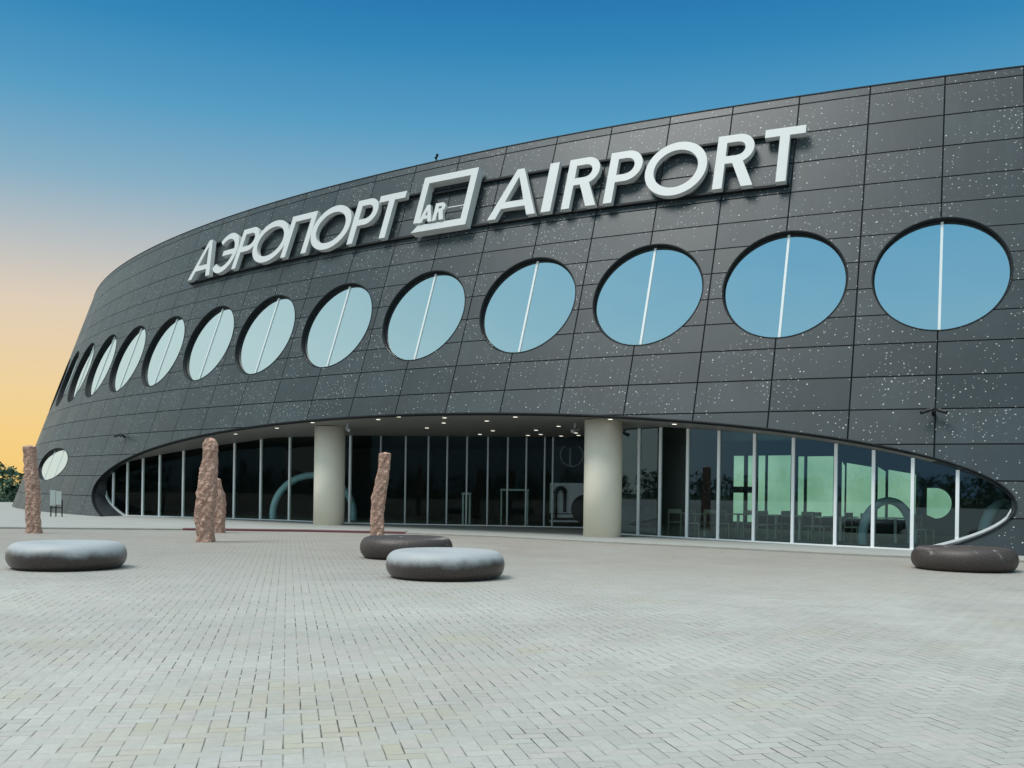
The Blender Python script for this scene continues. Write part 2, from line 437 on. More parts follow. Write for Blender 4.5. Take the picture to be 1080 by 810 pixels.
def round_window(kc, zc, rk, rz, bars, depth=0.12):
    v, f = rings([ell(kc, zc, rk, rz, 1.010, 0.0), ell(kc, zc, rk, rz, 1.010, 0.012), ell(kc, zc, rk, rz, 0.994, 0.012),
                  ell(kc, zc, rk, rz, 0.985, -depth), ell(kc, zc, rk, rz, 0.968, -depth), ell(kc, zc, rk, rz, 0.968, -depth - 0.05)])
    w = tmesh('round_window', v, f, M['dark_metal'])
    # flat pane: plane through the middle of the opening
    o = S(kc, zc, -depth - 0.03); ex = (S(kc - 0.1, zc) - S(kc + 0.1, zc)).normalized()
    ez = (S(kc, zc + 0.1) - S(kc, zc - 0.1)).normalized()
    nrm = ex.cross(ez); nrm = nrm if nrm.y < 0 else -nrm
    lk = (S(kc + rk, zc) - S(kc - rk, zc)).length / 2; lz = (S(kc, zc + rz) - S(kc, zc - rz)).length / 2
    pv = [o + ex * (lk * 0.99 * math.cos(q)) + ez * (lz * 0.99 * math.sin(q)) for q in np.linspace(0, 2 * np.pi, 65)[:-1]]
    mesh('pane', pv, [list(range(64))], M['mirror'], w, False, TO)
    for bk in bars:
        h = math.sqrt(max(0, 1 - bk * bk)) * lz * 0.975; c = o - ex * (lk * bk)
        vs = []
        for e in (-0.032, 0.032):
            for d in (-0.02, 0.03 if len(bars) == 1 else 0.012):
                for zz in (-h, h): vs.append(c + ex * e + nrm * d + ez * zz)
        mesh('mullion', vs, [[0, 1, 3, 2], [4, 6, 7, 5], [2, 3, 7, 6], [0, 4, 5, 1], [0, 2, 6, 4], [1, 5, 7, 3]], M['white_metal'], w, False, TO)
for kc in WINK: round_window(kc, WZ, WRK, WRZ, [0.0])
round_window(*LOWWIN, [-0.33, 0.33])

# ------------------------------------------------------------------ glazing of the lens opening
G = [(-17.65, 43.25, 17.62), (-16.64, 42.9, 16.65), (-13.48, 41.6, 15.35), (-11.24, 40.7, 14.3), (-9.1, 39.6, 13.1), (-7.5, 38.4, 12.2),
     (-6.1, 37.5, 11.3), (-3.5, 37.2, 9.9), (-.69, 36.9, 8.3), (1.48, 36.5, 7.1), (2.75, 36.2, 6.35), (3.3, 31.4, 5.35), (5.17, 29.25, 4.1),
     (6.72, 27.6, 3.15), (8.42, 25.95, 2.1), (9.25, 25.2, 1.6), (9.9, 24.6, 1.22), (11.82, 23.50, 0.24)]
GX = [g[0] for g in G][::-1]; GY = [g[1] for g in G][::-1]; GW = [g[2] for g in G][::-1]
def gpt(w): return float(np.interp(w, GW, GX)), float(np.interp(w, GW, GY))
def gw(x, y):
    best = None
    for (x0, y0, w0), (x1, y1, w1) in zip(G, G[1:]):
        dx, dy = x1 - x0, y1 - y0
        q = max(0, min(1, ((x - x0) * dx + (y - y0) * dy) / (dx * dx + dy * dy)))
        e = (x0 + q * dx - x) ** 2 + (y0 + q * dy - y) ** 2
        if best is None or e < best[0]: best = (e, w0 + q * (w1 - w0))
    return best[1]
GRK = 8.73
CEIL = 3.36
def gz(w):
    s = math.sqrt(max(0.0, 1 - ((w - LK) / GRK) ** 2))
    return max(0.03, LZ - LRZ * s), min(LZ + LRZ * s - 0.05, CEIL)
MUL = [(-17.31, 43.11), (-16.6, 42.88), (-15.81, 42.56), (-14.97, 42.21), (-13.81, 41.74), (-12.62, 41.26), (-11.4, 40.76), (-10.15, 40.14),
       (-8.82, 39.39), (-7.45, 38.37), (-6.12, 37.51), (-4.95, 37.37), (-4.0, 37.26), (-3.14, 37.16), (-2.43, 37.09), (-1.69, 37.01), (-0.91, 36.92),
       (-0.17, 36.8), (0.52, 36.68), (1.19, 36.55), (1.49, 36.5), (2.75, 36.2), (3.3, 31.4), (3.92, 30.69), (4.48, 30.04), (5.17, 29.25), (5.92, 28.45),
       (6.73, 27.59), (7.58, 26.77), (8.45, 25.92), (9.19, 25.25), (9.92, 24.59), (10.83, 24.13)]
MW = [gw(*q) for q in MUL]
def build_glazing():
    ends = [LK + GRK * 0.9995] + MW + [LK - GRK * 0.9995]
    for a, b in zip(ends, ends[1:]):
        n = 7; verts, faces = [], []
        ws = np.linspace(a, b, n)
        for w in ws:
            x, y = gpt(w); z0, z1 = gz(w)
            verts += [(x, y, z0), (x, y, max(z1, z0 + 0.01))]
        for i in range(n - 1): faces.append([2 * i, 2 * i + 2, 2 * i + 3, 2 * i + 1])
        tmesh('glass_pane', verts, faces, M['glazing' if a < 5.4 else ('clear_glazing' if a < 7.2 else 'dark_glazing')])
    for i, w in enumerate(MW):
        x, y = gpt(w); z0, z1 = gz(w)
        x0, y0 = gpt(w + 0.05); x1, y1 = gpt(w - 0.05)
        ang = math.atan2(y1 - y0, x1 - x0)
        back = 3.4 < w < 11.2 and i < 22
        bm = bmesh.new()
        wd = 0.062 if back else 0.085
        bm_box(bm, (x, y - 32, (z0 + z1) / 2), (wd, 0.09, z1 - z0), ang, 0.008)
        bm_obj('mullion', bm, M['shaded_mullion' if back else 'mullion'], TERM)
    # sill: a pale bar that follows the glass foot, rising at the two tips
    ws = np.linspace(LK + GRK * 0.999, LK - GRK * 0.999, 300)
    verts, faces = [], []
    for i, w in enumerate(ws):
        x, y = gpt(w); z0, _ = gz(w)
        xa, ya = gpt(w + 0.04); xb, yb = gpt(w - 0.04)
        t = Vector((xb - xa, yb - ya, 0)); t.normalize(); n = Vector((t.y, -t.x, 0))
        if n.y > 0 and abs(n.x) < 0.8: n = -n
        c = Vector((x, y, z0 - 0.03))
        for o, h in ((0.07, 0), (0.07, 0.085), (-0.07, 0.085), (-0.07, 0)): verts.append(c + n * o + Vector((0, 0, h)))
    for i in range(len(ws) - 1):
        for j in range(4):
            faces.append([i * 4 + j, i * 4 + (j + 1) % 4, (i + 1) * 4 + (j + 1) % 4, (i + 1) * 4 + j])
    tmesh('sill', verts, faces, M['mullion'])
    # soffit and reveal: ruled between the opening's edge and the glass
    smin = -(LZ + 0.05) / LRZ
    f0 = math.asin(smin)
    def strip(name, a, b, n, mat):
        verts, faces = [], []
        for q in np.linspace(a, b, n):
            k = LK + LRK * math.cos(q); z = LZ + LRZ * math.sin(q)
            o = S(k, z); w = LK + GRK * math.cos(q)
            x, y = gpt(w); zi = min(LZ + LRZ * math.sin(q) - (0.045 if math.sin(q) > 0 else 0.0), CEIL + 0.01)
            p = Vector((x, y, zi))
            for fr in (0, 0.25, 0.5, 0.75, 1.0): verts.append(o.lerp(p, fr))
        for i in range(n - 1):
            for j in range(4):
                faces.append([i * 5 + j, i * 5 + j + 1, (i + 1) * 5 + j + 1, (i + 1) * 5 + j])
        return tmesh(name, verts, faces, mat, smooth=True)
    q1 = math.asin(0.42)
    strip('soffit', q1, math.pi - q1, 160, M['soffit'])
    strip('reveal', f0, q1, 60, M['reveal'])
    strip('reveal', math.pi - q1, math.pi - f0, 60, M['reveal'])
    # dark trim along the opening's edge
    verts, faces = [], []
    qs = np.linspace(f0, math.pi - f0, 240)
    for q in qs:
        k = LK + LRK * math.cos(q); z = LZ + LRZ * math.sin(q)
        k2 = LK + LRK * 1.0 * math.cos(q) + 0.0; rad = Vector((math.cos(q) * 0.010, math.sin(q) * 0.018))
        a = S(k + rad.x, z + rad.y, 0.0); b = S(k + rad.x, z + rad.y, 0.035); c = S(k - rad.x, z - rad.y, 0.035); d = S(k - rad.x, z - rad.y, -0.12)
        verts += [a, b, c, d]
    for i in range(len(qs) - 1):
        for j in range(3): faces.append([i * 4 + j, i * 4 + j + 1, (i + 1) * 4 + j + 1, (i + 1) * 4 + j])
    tmesh('opening_trim', verts, faces, M['dark_metal'])
build_glazing()

def soffit_z(x, y):
    """height of the soffit above a ground point, by search over the ruled strip"""
    best = None
    for q in np.linspace(0.45, math.pi - 0.45, 200):
        k = LK + LRK * math.cos(q); z = LZ + LRZ * math.sin(q); o = S(k, z)
        w = LK + GRK * math.cos(q); gx, gy = gpt(w); p = Vector((gx, gy, min(z - 0.045, CEIL + 0.01)))
        for fr in np.linspace(0.02, 0.98, 25):
            c = o.lerp(p, fr); e = (c.x - x) ** 2 + (c.y - y) ** 2
            if best is None or e < best[0]: best = (e, c.z)
    return best[1]

# two big round columns
for (cx, cy, r) in ((-6.57, 35.72, 0.55), (2.70, 29.56, 0.565)):
    bm = bmesh.new()
    bm_tube(bm, (cx, cy - 32, -0.05), (cx, cy - 32, soffit_z(cx, cy) + 0.02), r, r, 64)
    o = bm_obj('column', bm, M['column'], TERM)
    for p in o.data.polygons: p.use_smooth = len(p.vertices) == 4

# downlights in the soffit
DL = [(-2.2, 31.9), (-2.32, 33.3), (-3.02, 34.9), (-0.85, 32.2), (-0.7, 34.9), (-1.2, 36.2), (0.07, 30.5), (0.8, 34.2), (1.0, 35.6), (0.55, 36.1),
      (1.05, 29.3), (1.5, 32.6), (2.2, 34.6), (2.35, 35.5), (1.75, 35.9), (-4.5, 33.2), (-3.72, 32.3), (-8.6, 36.2), (-6.98, 34.6), (2.82, 28.75),
      (-10.6, 38.0), (4.6, 28.3)]
for (x, y) in DL:
    z = soffit_z(x, y)
    bm = bmesh.new()
    bm_tube(bm, (x, y - 32, z - 0.015), (x, y - 32, z + 0.05), 0.085, 0.085, 20)
    d = bm_obj('downlight', bm, M['white_metal'], TERM)
    bm = bmesh.new()
    bm_tube(bm, (x, y - 32, z - 0.021), (x, y - 32, z - 0.004), 0.066, 0.066, 20)
    bm_obj('lens', bm, M['lamp'], d)

# ------------------------------------------------------------------ interior shell behind the glass
def build_interior():
    pin = lambda k: tuple(S(k, 3.45, -0.45)[:2])
    back = [pin(19.2), pin(20.6), (-14, 51), (-4, 50), (3.2, 46.5), (6.2, 42.2), (8.0, 39.3), (18.6, 30.6), pin(-2.6), pin(-1.2)]
    gl = [(g[0], g[1]) for g in G]
    ring = gl[::-1] + back
    # floor and ceiling as one polygon each
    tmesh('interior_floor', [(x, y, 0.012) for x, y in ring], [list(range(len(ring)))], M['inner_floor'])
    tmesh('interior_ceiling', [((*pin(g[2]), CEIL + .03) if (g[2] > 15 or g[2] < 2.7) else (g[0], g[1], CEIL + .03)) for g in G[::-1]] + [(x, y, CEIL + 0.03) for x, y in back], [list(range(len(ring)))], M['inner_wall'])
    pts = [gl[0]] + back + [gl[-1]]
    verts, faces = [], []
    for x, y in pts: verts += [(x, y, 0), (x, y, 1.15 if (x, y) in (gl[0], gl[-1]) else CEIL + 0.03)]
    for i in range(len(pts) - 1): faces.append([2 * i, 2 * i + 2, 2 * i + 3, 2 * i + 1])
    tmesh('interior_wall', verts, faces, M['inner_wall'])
    # green back windows on the wall from (8,39.3) to (18.6,30.6)
    a, b = Vector((8.0, 39.3)), Vector((18.6, 30.6)); n = Vector((-0.634, -0.773))
    L = (b - a).length; d = (b - a) / L
    def at(px):          # distance along the wall seen from the plaza at this bearing
        m = (px - 540) / 1047.6
        s = (m * a.y - a.x) / (d.x - m * d.y); return s
    panes = [(774, 784.5, 0.30, 1.42), (774, 784.5, 1.66, 2.85), (789, 795, 0.30, 1.42), (789, 795, 1.66, 2.85), (800, 807, .56, 2.85), (810, 834, .56, 2.85),
             (842, 848, .56, 2.8), (851.5, 879, .56, 2.8), (888, 891, .56, 2.6), (893, 921, .56, 2.55), (926, 934, .56, 2.4), (937, 966, .56, 2.3)]
    for p0, p1, z0, z1 in panes:
        s0, s1 = at(p0), at(p1)
        q = [a + d * s0 + n * 0.03, a + d * s1 + n * 0.03]
        drop = 0.0 if p0 < 880 else 0.16
        vs = [(q[0].x, q[0].y, z0), (q[1].x, q[1].y, z0), (q[1].x, q[1].y, z1 - drop), (q[0].x, q[0].y, z1)]
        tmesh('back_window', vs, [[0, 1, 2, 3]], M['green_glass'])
    # last one ends in the round tip of the opposite opening
    s0, s1 = at(978), at(1004)
    vs = []
    for q in np.linspace(-math.pi / 2, math.pi / 2, 24):
        s = s0 + 0.35 * (s1 - s0) + (s1 - s0) * 0.65 * math.cos(q); z = 1.15 + 0.52 * math.sin(q)
        c = a + d * s + n * 0.03; vs.append((c.x, c.y, z))
    c = a + d * s0 + n * 0.03; vs += [(c.x, c.y, 1.67), (c.x, c.y, 0.75)]
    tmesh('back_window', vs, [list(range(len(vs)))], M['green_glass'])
    # panelled partition with a small round window and a pale counter, standing in for a view in the glass
    vs = [(1.7, 44.2, 0), (4.6, 43.6, 0), (4.6, 43.6, CEIL), (1.7, 44.2, CEIL)]
    tmesh('partition', vs, [[0, 1, 2, 3]], M['dark_panel'])
    bm = bmesh.new()
    for q in range(28):
        w0, w1 = q / 28 * 2 * math.pi, (q + 1) / 28 * 2 * math.pi
        bm_tube(bm, (2.62 + 0.5 * math.cos(w0), 43.9 - 32, 2.98 + .5 * math.sin(w0)), (2.62 + .5 * math.cos(w1), 43.9 - 32, 2.98 + .5 * math.sin(w1)), 0.03, n=6)
    bm_box(bm, (2.55, 43.88 - 32, 2.9), (0.07, 0.04, 0.8))
    bm_obj('round_inner_window', bm, M['white_board'], TERM)
build_interior()

# white board with dark arch and disc, standing in for a view in the glass
sc_ = tag(empty('glass_view_board', (2.28, 37.5, 0)), 'white stand-in board with dark arched shapes behind the glass left of the right column', 'screen')
bm = bmesh.new(); bm_box(bm, (0.0, 0, 1.12), (1.7, 0.12, 1.15), 0, 0.01); bm_box(bm, (0, -0.02, 0.25), (1.7, 0.2, 0.06)); bm_box(bm, (0, 0, 0.45), (1.6, .06, .12))
bm_obj('board', bm, M['white_board'], sc_)
bm = bmesh.new()
for cx, r, zc in ((0.50, 0.55, 0.72),):
    res = bmesh.ops.create_cone(bm, cap_ends=True, segments=40, radius1=r, radius2=r, depth=0.04)
    bmesh.ops.transform(bm, matrix=Matrix.Translation((cx, -0.1, zc)) @ Matrix.Rotation(R(90), 4, 'X'), verts=res['verts'])
bm_obj('dark_disc', bm, M['dark_panel'], sc_)
bm = bmesh.new()
for q in range(12):
    w0, w1 = q / 12 * math.pi, (q + 1) / 12 * math.pi
    bm_tube(bm, (-.46 + 0.17 * math.cos(w0), -0.12, 1.3 + .2 * math.sin(w0)), (-.46 + .17 * math.cos(w1), -0.12, 1.3 + .2 * math.sin(w1)), 0.09, n=8)
bm_tube(bm, (-.63, -.12, .3), (-.63, -.12, 1.3), 0.06, n=8); bm_tube(bm, (-.29, -.12, .6), (-.29, -.12, 1.3), 0.06, n=8)
bm_obj('dark_arch', bm, M['dark_panel'], sc_)

# added rings behind the glass, standing in for pale arcs reflected in it
def reflected_arc(x, y, zc, rad, tube, rz, label):
    r = tag(empty('ring', (x, y, 0.02), rz), label, 'reflection stand-in', 'pale blue rings standing in for reflections in the glass')
    bm = bmesh.new(); n = 56; mseg = 12; rows_ = []
    amin = math.asin(max(-1, min(0.999, (0.03 - zc) / rad)))
    for q in np.linspace(amin, math.pi - amin, n):
        c = Vector((rad * math.cos(q), 0, zc + rad * math.sin(q))); o = Vector((math.cos(q), 0, math.sin(q)))
        rows_.append([bm.verts.new(c + o * tube * math.cos(w) + Vector((0, tube * 1.5 * math.sin(w), 0))) for w in np.linspace(0, 2 * math.pi, mseg + 1)[:-1]])
    for i in range(n - 1):
        for j in range(mseg):
            bm.faces.new([rows_[i][j], rows_[i][(j + 1) % mseg], rows_[i + 1][(j + 1) % mseg], rows_[i + 1][j]])
    bm.faces.new(rows_[0]); bm.faces.new(rows_[-1])
    bm_obj('arc_stand_in', bm, M['ring'], r, True)
    return r
reflected_arc(-8.1, 40.6, 0.25, 1.62, 0.14, 0.15, 'pale blue ring imitating a reflected arc, behind the dark glass, left of the left column')
reflected_arc(10.35, 27.3, 0.25, 0.98, 0.10, 0.5, 'pale blue ring imitating a reflected arc, behind the green lit glass, among the chairs')
reflected_arc(12.55, 25.3, 0.25, 0.98, 0.10, 0.6, 'pale blue ring imitating a reflected arc, behind the pointed right end of the glazing')

# cafe furniture behind the right hand glazing
def make_chair():
    r = tag(empty('chair'), None, 'chair')
    bm = bmesh.new(); bm_box(bm, (0, 0, 0.45), (0.42, 0.42, 0.035), 0, 0.01); bm_obj('seat', bm, M['chair'], r)
    bm = bmesh.new(); bm_box(bm, (0, 0.20, 0.80), (0.42, 0.03, 0.13), 0, 0.01)
    bm_obj('backrest', bm, M['chair'], r)
    for sx in (-1, 1):
        bm = bmesh.new(); bm_tube(bm, (sx * .19, -.19, 0), (sx * .18, -.18, .44), .022, n=8); bm_obj('leg', bm, M['chair'], r)
        bm = bmesh.new(); bm_tube(bm, (sx * .20, .22, 0), (sx * .19, .2, .86), .022, n=8); bm_obj('leg', bm, M['chair'], r)
    return r
def make_table():
    r = tag(empty('cafe_table'), None, 'table')
    bm = bmesh.new(); bm_box(bm, (0, 0, 0.735), (0.8, 0.7, 0.03), 0, 0.008); bm_obj('tabletop', bm, M['chair'], r)
    bm = bmesh.new(); bm_tube(bm, (0, 0, 0.02), (0, 0, .72), .045, n=12); bm_obj('pedestal', bm, M['white_board'], r)
    bm = bmesh.new(); bm_tube(bm, (0, 0, 0), (0, 0, .03), .26, .22, 20); bm_obj('foot', bm, M['white_board'], r)
    return r
def dup(root):
    c = root.copy(); COL.objects.link(c)
    for ch in list(root.children):
        d = ch.copy(); COL.objects.link(d); d.parent = c
    return c
def from_px(px, y): return ((px - 540) / 1047.6 * y, y)
chair0, table0 = make_chair(), make_table()
CH = [(712, 31.2, 2.6, 'first pane right of the right column'), (736, 30.3, 0.4, 'third clear pane from the right column'), (752, 31.0, 2.2, 'dark pane with the standing pillar reflection'),
      (768, 30.4, 0.3, 'pane left of the two tier green window'), (790, 30.6, 2.7, 'silver bar below the two tier green window'), (810, 29.6, 0.15, 'first wide green window, left of its table'),
      (828, 30.6, 2.9, 'first wide green window, right of its table'), (856, 29.2, -0.2, 'second wide green window, left one of a close pair'), (868, 28.7, 0.25, 'second wide green window, right one of a close pair'),
      (902, 28.6, 0.3, 'third wide green window, beside a silver bar'), (916, 28.2, 2.4, 'third wide green window, right of a table leg'), (975, 27.6, 0.2, 'round tipped green window')]
for i, (px, y, rz, where) in enumerate(CH):
    o = chair0 if i == 0 else dup(chair0)
    x, y = from_px(px, y); o.location = (x, y, 0.014); o.rotation_euler = (0, 0, rz + 0.4)
    o['label'] = 'pale slim cafe chair behind the ' + where; o['group'] = 'cafe chairs behind the right glazing'
TB = [(724, 31.4, 'left of the first clear pane'), (744, 30.6, 'behind the third clear pane'), (779, 30.8, 'below the two tier green window'), (819, 29.9, 'below the first wide green window'), (844, 29.3, 'between two wide green windows'), (887, 28.9, 'between the second and third wide green windows'), (945, 28.3, 'behind the ring in the green lit glass')]
for i, (px, y, where) in enumerate(TB):
    o = table0 if i == 0 else dup(table0)
    x, y = from_px(px, y); o.location = (x, y, 0.014); o.rotation_euler = (0, 0, 0.7)
    o['label'] = 'small pale cafe table with one leg, ' + where; o['group'] = 'cafe tables behind the right glazing'
# white frames behind the dark entrance glass
def tall_frame(x, y, w, h, label):
    r = tag(empty('tall_table', (x, y, 0.014)), label, 'tall table')
    bm = bmesh.new(); bm_box(bm, (0, 0, h - 0.03), (w, 0.45, 0.07), 0, 0.01); bm_obj('tabletop', bm, M['white_board'], r)
    for sx in (-1, 1):
        for sy in (-1, 1):
            bm = bmesh.new(); bm_box(bm, (sx * (w / 2 - .05), sy * .18, (h - .06) / 2), (0.05, 0.05, h - .06)); bm_obj('leg', bm, M['white_board'], r)
tall_frame(0.1, 38.6, 1.12, 1.42, 'wide white tall table behind the dark glass of the recessed entrance')
tall_frame(-1.75, 38.3, 0.36, 1.25, 'narrow white tall stool behind the dark glass of the recessed entrance')

# ------------------------------------------------------------------ roof sign
def arc_strip(cx, cy, rx, ry, s, a0, a1, n=40):
    """quads of an elliptical stroke of width s, angles in degrees"""
    out = []
    A = np.linspace(R(a0), R(a1), n)
    for p, q in zip(A, A[1:]):
        o = []
        for w, f in ((p, 0), (q, 0), (q, 1), (p, 1)):
            e = s * f
            o.append((cx + (rx - e) * math.cos(w), cy + (ry - e) * math.sin(w)))
        out.append(o)
    return out
def glyph(ch, w, h, s):
    rect = lambda x0, y0, x1, y1: [(x0, y0), (x1, y0), (x1, y1), (x0, y1)]
    if ch == 'A':
        m = w / 2; t = s * 0.62
        return [[(0, 0), (s * 1.12, 0), (m + t * .65, h), (m - t * .75, h)], [(w - s * 1.12, 0), (w, 0), (m + t * .75, h), (m - t * .65, h)],
                rect(w * 0.22, h * 0.20, w * 0.78, h * 0.20 + s * 0.85)]
    if ch == 'I': return [rect(0, 0, w, h)]
    if ch == 'T': return [rect(0, h - s * .95, w, h), rect(w / 2 - s / 2, 0, w / 2 + s / 2, h)]
    if ch == 'PI': return [rect(0, 0, s, h), rect(w - s, 0, w, h), rect(0, h - s * .95, w, h)]
    if ch == 'O': return arc_strip(w / 2, h / 2, w / 2, h / 2 * 1.03, s * .98, 0, 360, 64)
    if ch == 'E':
        return arc_strip(w - w * .62, h / 2, w * .62, h / 2 * 1.03, s * .98, -138, 138, 48) + [rect(w * .25, h * .5 - s * .42, w - s * .5, h * .5 + s * .42)]
    if ch in 'PR':
        bh = h * (0.60 if ch == 'P' else 0.54); ry = bh / 2; cy = h - ry; rx = min(ry, w * .62)
        cx = w - rx if ch == 'P' else w * .94 - rx
        g = [rect(0, 0, s, h), rect(0, h - s * .9, cx + .01, h), rect(0, h - bh, cx + .01, h - bh + s * .9)]
        g += arc_strip(cx, cy, rx, ry, s * .92, -90, 90, 28)
        if ch == 'R': g += [[(w * .40, h - bh + s * .3), (w * .40 + s * 1.15, h - bh + s * .3), (w, 0), (w - s * 1.2, 0)]]
        return g
def inside(p, poly):
    x, y = p; c = False; n = len(poly)
    for i in range(n):
        x0, y0 = poly[i]; x1, y1 = poly[(i + 1) % n]
        if (y0 > y) != (y1 > y) and x < (x1 - x0) * (y - y0) / (y1 - y0) + x0: c = not c
    return c
def extrude_shape(name, polys, place, mat, parent, off0, off1, base):
    """union of polygons, thickened between two distances from the wall"""
    pts, edges = [], []
    for P in polys:
        s = len(pts); pts += [Vector(q) for q in P]
        edges += [(s + i, s + (i + 1) % len(P)) for i in range(len(P))]
    V, E_, F, *_ = delaunay_2d_cdt(pts, edges, [], 0, 1e-4)
    keep = []
    for f in F:
        c = (sum(V[i].x for i in f) / len(f), sum(V[i].y for i in f) / len(f))
        if any(inside(c, P) for P in polys): keep.append(list(f))
    cnt = {}
    for f in keep:
        for a, b in zip(f, f[1:] + f[:1]): cnt[(a, b)] = 1
    bm = bmesh.new()
    fr = {}; bk = {}
    for i in set(i for f in keep for i in f):
        fr[i] = bm.verts.new(Vector(place(V[i].x, V[i].y, off1)) - Vector(base)); bk[i] = bm.verts.new(Vector(place(V[i].x, V[i].y, off0)) - Vector(base))
    for f in keep:
        bm.faces.new([fr[i] for i in f]); bm.faces.new([bk[i] for i in f[::-1]])
    for (a, b) in cnt:
        if (b, a) not in cnt: bm.faces.new([fr[b], fr[a], bk[a], bk[b]])
    o = bm_obj(name, bm, mat, parent)
    return o
ZL0, ZL1 = 10.03, 11.71
def sign(name, letters, label, ka, kb):
    base = S((ka + kb) / 2, ZL0)
    root = tag(empty(name, base), label, 'sign')
    for ch, k0, k1 in letters:      # k0 left edge, k1 right edge
        w = (S(k0, 10.9) - S(k1, 10.9)).length; h = (S(k0, ZL1) - S(k0, ZL0)).length
        extrude_shape('letter', glyph(ch, w, h, 0.275), lambda x, y, o, k0=k0, k1=k1, w=w, h=h: S(k0 + (k1 - k0) * x / w, ZL0 + (ZL1 - ZL0) * y / h, o),
                      M['letter'], root, 0.13, 0.31, base)
    for zr in (ZL0 + 0.02, ZL1 - 0.06):
        verts, faces = [], []; n = 40
        for k in np.linspace(ka, kb, n):
            for o, dz in ((0.02, -.035), (0.12, -.035), (0.12, .035), (0.02, .035)): verts.append(S(k, zr + dz, o))
        for i in range(n - 1):
            for j in range(4): faces.append([i * 4 + j, i * 4 + (j + 1) % 4, (i + 1) * 4 + (j + 1) % 4, (i + 1) * 4 + j])
        faces += [[0, 1, 2, 3], [n * 4 - 1, n * 4 - 2, n * 4 - 3, n * 4 - 4]]
        mesh('rail', verts, faces, M['dark_metal'], root, False, base)
    return root
sign('cyrillic_sign', [('A', 16.38, 15.47), ('E', 15.36, 14.64), ('P', 14.62, 13.98), ('O', 14.05, 12.94), ('PI', 12.97, 12.22), ('O', 12.22, 11.16), ('P', 11.10, 10.52), ('T', 10.54, 9.91)],
     'white raised Cyrillic letters АЭРОПОРТ on dark rails high on the leaning wall', 16.5, 9.52)
sign('latin_sign', [('A', 7.94, 7.03), ('I', 6.925, 6.755), ('R', 6.56, 5.964), ('P', 5.836, 5.28), ('O', 5.21, 4.24), ('R', 4.112, 3.521), ('T', 3.415, 2.835)],
     'white raised Latin letters AIRPORT on dark rails high on the leaning wall', 8.32, 3.02)
def logo():
    k0, k1, z0, z1 = 9.50, 8.335, 9.96, 12.0
    base = S(8.9, z0); root = tag(empty('logo_sign', base), 'white open square emblem with small letters AR between the two words', 'sign')
    w = (S(k0, 11) - S(k1, 11)).length; h = (S(k0, z1) - S(k0, z0)).length; b = 0.255
    place = lambda x, y, o: S(k0 + (k1 - k0) * x / w, z0 + (z1 - z0) * y / h, o)
    polys = [[(0.0, 0.36), (b, 0.36 - 0.0), (b, h), (0, h)], [(0, h - b), (w, h - b), (w, h), (0, h)], [(w - b, 0), (w, 0), (w, h), (w - b, h)],
             [(0.0, 0.0), (w, 0), (w, b), (0.24, b)]]
    extrude_shape('frame', polys, place, M['letter'], root, 0.10, 0.40, base)
    for ch, x0, ww in (('A', 0.26, 0.58), ('R', 0.86, 0.46)):
        extrude_shape('letter', glyph(ch, ww, 0.66, 0.15), lambda x, y, o, x0=x0: place(x0 + x, 0.30 + y, o), M['letter'], root, 0.34, 0.46, base)
    extrude_shape('wire', [[(1.2, .80), (w - b - 0.002, .80), (w - b - 0.002, .83), (1.2, .83)]], place, M['letter'], root, 0.30, 0.33, base)
    for y in (1.60,):
        extrude_shape('rail', [[(b + .003, y), (w - b - .003, y), (w - b - .003, y + .1), (b + .003, y + .1)]], place, M['dark_metal'], root, 0.06, 0.14, base)
logo()

# ------------------------------------------------------------------ cameras on the wall and soffit
def wall_cameras(k, z, label, spread=0.32):
    p = S(k, z); root = tag(empty('security_camera', p), label, 'security camera', 'cameras fixed to the terminal')
    t = (S(k - .1, z) - S(k + .1, z)).normalized(); n = (S(k, z, .1) - S(k, z)).normalized()
    bm = bmesh.new(); bm_tube(bm, (0, 0, 0), n * 0.22 + Vector((0, 0, .03)), 0.05, n=10)
    bm_tube(bm, n * .2 - t * spread * .8 + Vector((0, 0, .0)), n * .22 + Vector((0, 0, .06)), 0.035, n=8); bm_tube(bm, n * .2 + t * spread * .8, n * .22 + Vector((0, 0, .06)), 0.035, n=8)
    bm_obj('bracket', bm, M['camera_body'], root)
    for s in (-1, 1):
        bm = bmesh.new(); c = n * .2 + t * spread * s
        bm_tube(bm, c - t * s * .06 + Vector((0, 0, .02)), c + t * s * .12 + n * .14 - Vector((0, 0, .09)), 0.05, 0.045, n=12)
        bm_obj('camera_body', bm, M['camera_body'], root)
wall_cameras(1.02, 3.42, 'pair of black cameras on the wall above the right end of the glazing', 0.17)
wall_cameras(17.1, 3.42, 'pair of black cameras on the wall above the left end of the glazing', 0.2)
def soffit_camera(x, y, label, ang):
    z = soffit_z(x, y); r = tag(empty('security_camera', (x, y, z)), label, 'security camera', 'cameras fixed to the terminal')
    bm = bmesh.new(); bm_tube(bm, (0, 0, .02), (0, 0, -.18), .03, n=8); bm_obj('bracket', bm, M['camera_grey'], r)
    bm = bmesh.new(); d = Vector((math.cos(ang), math.sin(ang), -.3)) * .16
    bm_tube(bm, Vector((0, 0, -.2)) - d, Vector((0, 0, -.2)) + d, .055, n=12); bm_obj('camera_body', bm, M['camera_grey'], r)
soffit_camera(1.95, 31.2, 'small grey camera hanging from the soffit left of the right column', -2.2)
soffit_camera(-5.75, 34.55, 'small grey camera hanging from the soffit at the left column', -1.2)
r = tag(empty('roof_antenna', S(9.62, ZTOP, -0.2)), 'tiny dark weather sensor on the roof edge above the emblem', 'antenna')
bm = bmesh.new(); bm_tube(bm, (0, 0, -.05), (0, 0, .30), .022, n=8); bm_obj('mast', bm, M['dark_metal'], r)
